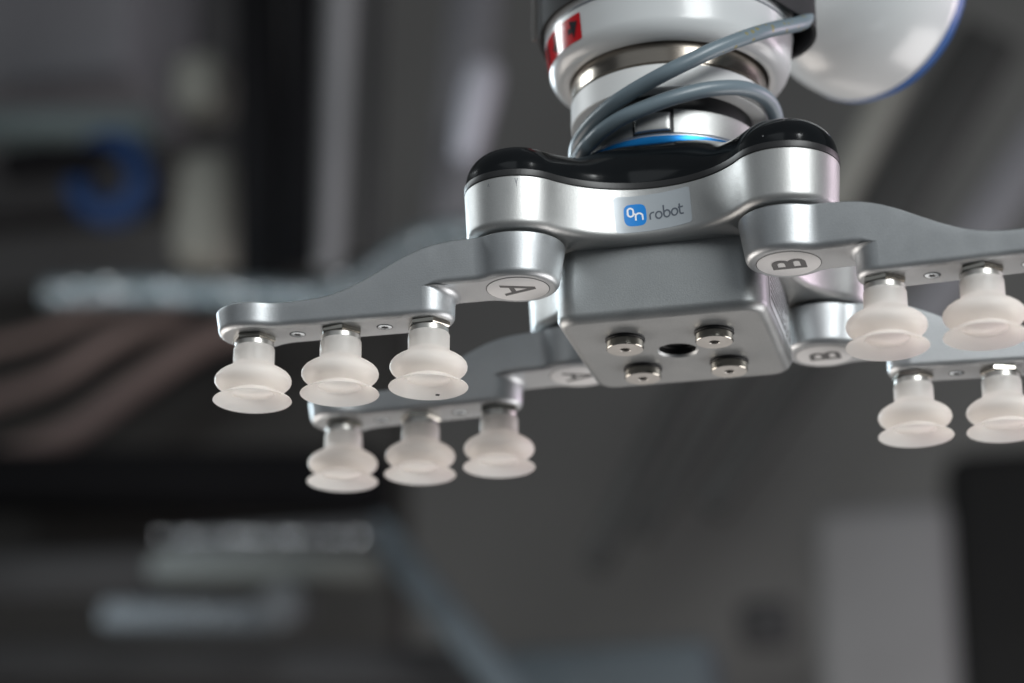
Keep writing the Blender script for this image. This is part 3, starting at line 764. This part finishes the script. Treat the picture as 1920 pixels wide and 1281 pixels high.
slab('channel', (902, -120), (850, 420), 40, 30, M['b_mid'], 'grey upright channel behind the bright silver rod', 'channel', 900)
# blue hose coil
c = at(205, 335, 800); mb = MB()
pts = []
for i in range(97):
    a = 2 * math.pi * i / 96 * 2; pts.append((K * 27 * math.cos(a), K * (i - 48) * .22, K * 30 * math.sin(a)))
mb.tube(pts, 9.5 * K, 16); o = mb.done('hose_coil', M['b_blue'], None, loc=c * MM + BASE); tag(o, 'blue hose coil at the left edge, blurred', 'hose coil')
c = at(75, 305, 780); mb = MB(); mb.tube([(-30 * K, 0, 0), (0, 0, 0), (34 * K, 0, -3), (58 * K, 0, 2)], lambda i: K * (14, 16, 14, 9)[i], 20)
o = mb.done('motor', M['b_black'], None, loc=c * MM + BASE); tag(o, 'black round motor reaching into the blue hose coil', 'motor')
# glinting conduit: corrugated steel hose
def conduit(name, pix, Y, r, pitch, m, label, cat, amp=.28):
    pts = smooth_path([at(x, y, Y) for x, y in pix], 60)
    L = 0; acc = [0]
    for a, b in zip(pts[:-1], pts[1:]): L += (b - a).length; acc.append(L)
    n = int(L / pitch * 5); out = []; j = 0
    for i in range(n + 1):
        s = L * i / n
        while j < len(acc) - 2 and acc[j + 1] < s: j += 1
        t = (s - acc[j]) / max(1e-6, acc[j + 1] - acc[j]); out.append(pts[j] * (1 - t) + pts[j + 1] * t)
    c = out[0]; mb = MB()
    mb.tube([p - c for p in out], lambda i: r * (1 + amp * math.cos(2 * math.pi * i / 5)), 20)
    o = mb.done(name, m, None, angle=180, loc=c * MM + BASE); tag(o, label, cat); return o
cd = conduit('conduit', [(90, 548), (250, 543), (430, 548), (600, 555), (690, 523), (780, 458), (880, 435), (1010, 443)], 720, 10 * K, 12 * K, M['b_conduit'], 'shiny corrugated conduit with added glint bolts behind the front left arm', 'conduit', .12)
def glint(p):  # normal that mirrors the key lamp into the camera
    v = (CAMP - p).normalized(); l = (KEY.normalized() * 2200 + Vector((0, 0, 30)) - p).normalized(); return (v + l).normalized()
def head(name, m, r):
    mbp = MB(); mbp.lathe([(0, .62), (r * .5, .55), (r * .85, .3), (r, -.3), (r, -4), (0, -4)], 20); return mesh_of(mbp, name, m)
def put_head(me, parent, p, jit=.10, s=1.0):
    o = part(me.name.split('.')[0], me, parent, (p * MM + BASE - parent.location) / MM)
    n = glint(p); n = Vector((n.x + rnd.uniform(-jit, jit), n.y, n.z + rnd.uniform(-jit, jit))).normalized()
    o.rotation_mode = 'QUATERNION'; o.rotation_quaternion = Vector((0, 0, 1)).rotation_difference(n); o.scale = (s, s, s); return o
meb = head('glint_bolt', M['b_chrome'], 4.4)  # small mirror heads added to the conduit, tilted to throw key-lamp glints
for px_, py_ in ((100, 550), (118, 560), (140, 538), (198, 533), (212, 545), (240, 550), (305, 540), (330, 548), (352, 536), (412, 530), (432, 545), (455, 550), (500, 545), (545, 548), (572, 552), (640, 522), (705, 500), (788, 452), (868, 438)):
    put_head(meb, cd, at(px_, py_, 704), .06, rnd.uniform(.45, 1.0))
# lower left hoses
for k, (pp, rad, lab) in enumerate(((((-60, 880), (120, 815), (260, 720), (380, 640), (470, 610)), 12, 'brown hose sagging up behind the front left cups, lowest of three'),
                     (((-60, 765), (90, 715), (220, 635), (350, 585)), 10, 'brown hose curving up at the left edge, in the middle of three'), (((-60, 660), (70, 630), (180, 580), (260, 560)), 7, 'thin brown hose at the left edge, uppermost of three'))):
    pts = [at(x, y, 975 + 6 * k) for x, y in pp]; c = pts[0]; mb = MB(); mb.tube(smooth_path([p - c for p in pts], 10), rad * K, 16)
    o = mb.done('hose', M['b_brown'], None, angle=60, loc=c * MM + BASE); tag(o, lab, 'hose', 'brown hoses at the lower left')
slab('crossbar', (-100, 905), (720, 905), 46, 60, M['b_black'], 'black horizontal crossbar at lower left, above the glinting rack', 'crossbar', 940)
# lower racks: bar with a row of added glint pins
o, c, e, yv, zv = slab('gear_rack', (285, 1064), (715, 1068), 21, 24, M['b_rack'], 'beige rack bar with a row of added glint pins at lower left', 'rack', 800)
mep = head('glint_pin', M['b_chrome'], 4.2)  # same kind of added mirror heads, for points of light on the rack
for i in range(13):
    u = K * (-80 + i * 13.2 + (3.5 if i % 3 == 1 else -2)); put_head(mep, o, c + e * u + zv * 21 * K + Vector((0, -14 * K, 0)), .05, rnd.uniform(.5, .85))
mbp = MB(); mbp.rbox((0, 0, 0), (166 * K, 20 * K, 22 * K), 4, 2); k = part('back_bar', mesh_of(mbp, 'back_bar', M['b_dark']), o, zv * 22 * K + Vector((0, 10 * K, 0)))
slab('rail', (-100, 1090), (290, 1080), 40, 30, M['b_dark'], 'charcoal rail at the left edge beside the beige rack', 'rail', 900)
o, c, e, yv, zv = slab('clamp_bar', (195, 1155), (520, 1160), 22, 24, M['b_bar'], 'slate grey bar with a rounded end near the bottom left', 'clamp bar', 800)
for i in range(9):  # more added mirror heads, for faint glints along the bar
    u = K * (-56 + i * 13 + (3 if i % 2 else -2)); put_head(mep, o, c + e * u + zv * rnd.uniform(-4, 5) * K + Vector((0, -14 * K, 0)), .05, rnd.uniform(.3, .5))
mb = MB(); mb.lathe([(0, -12 * K), (17 * K, -12 * K), (19 * K, -9 * K), (19 * K, 9 * K), (17 * K, 12 * K), (0, 12 * K)], 32, axis=(0, 1, 0)); c = at(535, 1140, 790)
o = mb.done('pulley', M['b_dark'], None, loc=c * MM + BASE); tag(o, 'dark round pulley at the end of the slate grey bar', 'pulley')
slab('crossbar', (-150, 1245), (900, 1262), 36, 40, M['b_dark'], 'charcoal crossbar running along the bottom left edge', 'crossbar', 960)
slab('brace', (700, 985), (985, 1330), 24, 28, M['b_slate'], 'slate blue diagonal brace at the bottom centre', 'brace', 860)
box('tray', 925, 1195, 1330, 1420, 60, M['b_tray'], 'slate blue tray at the bottom edge, right of the diagonal brace', 'tray', 900)
# right side diagonals
for k, (p, q, wd, m, lab) in enumerate((
    ((1330, 640), (1110, 1070), 22, 'b_slat', 'dark diagonal slat under the gripper box, leftmost of four'),
    ((1450, 640), (1200, 1010), 16, 'b_slat', 'dark diagonal slat under the gripper box, second from left'),
    ((1560, 640), (1330, 960), 26, 'b_slat', 'dark diagonal slat under the gripper box, third from left'),
    ((1860, 60), (1560, 560), 54, 'b_slat', 'broad dark diagonal slat at upper right, behind the front right arm'))):
    slab('slat', p, q, wd, 20, M[m], lab, 'slat', 1000, group='diagonal slats behind the gripper')
slab('slat', (2010, 180), (1700, 640), 40, 20, M['b_mid'], 'mid grey diagonal slat above the front right arm, at the right edge', 'slat', 1030, group='diagonal slats behind the gripper')
slab('slat', (1690, 130), (1560, 400), 24, 20, M['b_beige'], 'pale beige diagonal slat below the robot joint', 'slat', 990, group='diagonal slats behind the gripper')
box('machine_cabinet', 1535, 925, 1785, 1500, 160, M['b_cab'], 'pale grey machine cabinet at the bottom right', 'cabinet', 1250, 22)
box('machine_housing', 1805, 800, 2300, 1500, 120, M['b_frame3'], 'black machine housing in the bottom right corner', 'housing', 1250, 22)
box('sensor', 1385, 1120, 1480, 1210, 30, M['b_dark'], 'small dark sensor block left of the pale machine cabinet', 'sensor', 1250, 8)
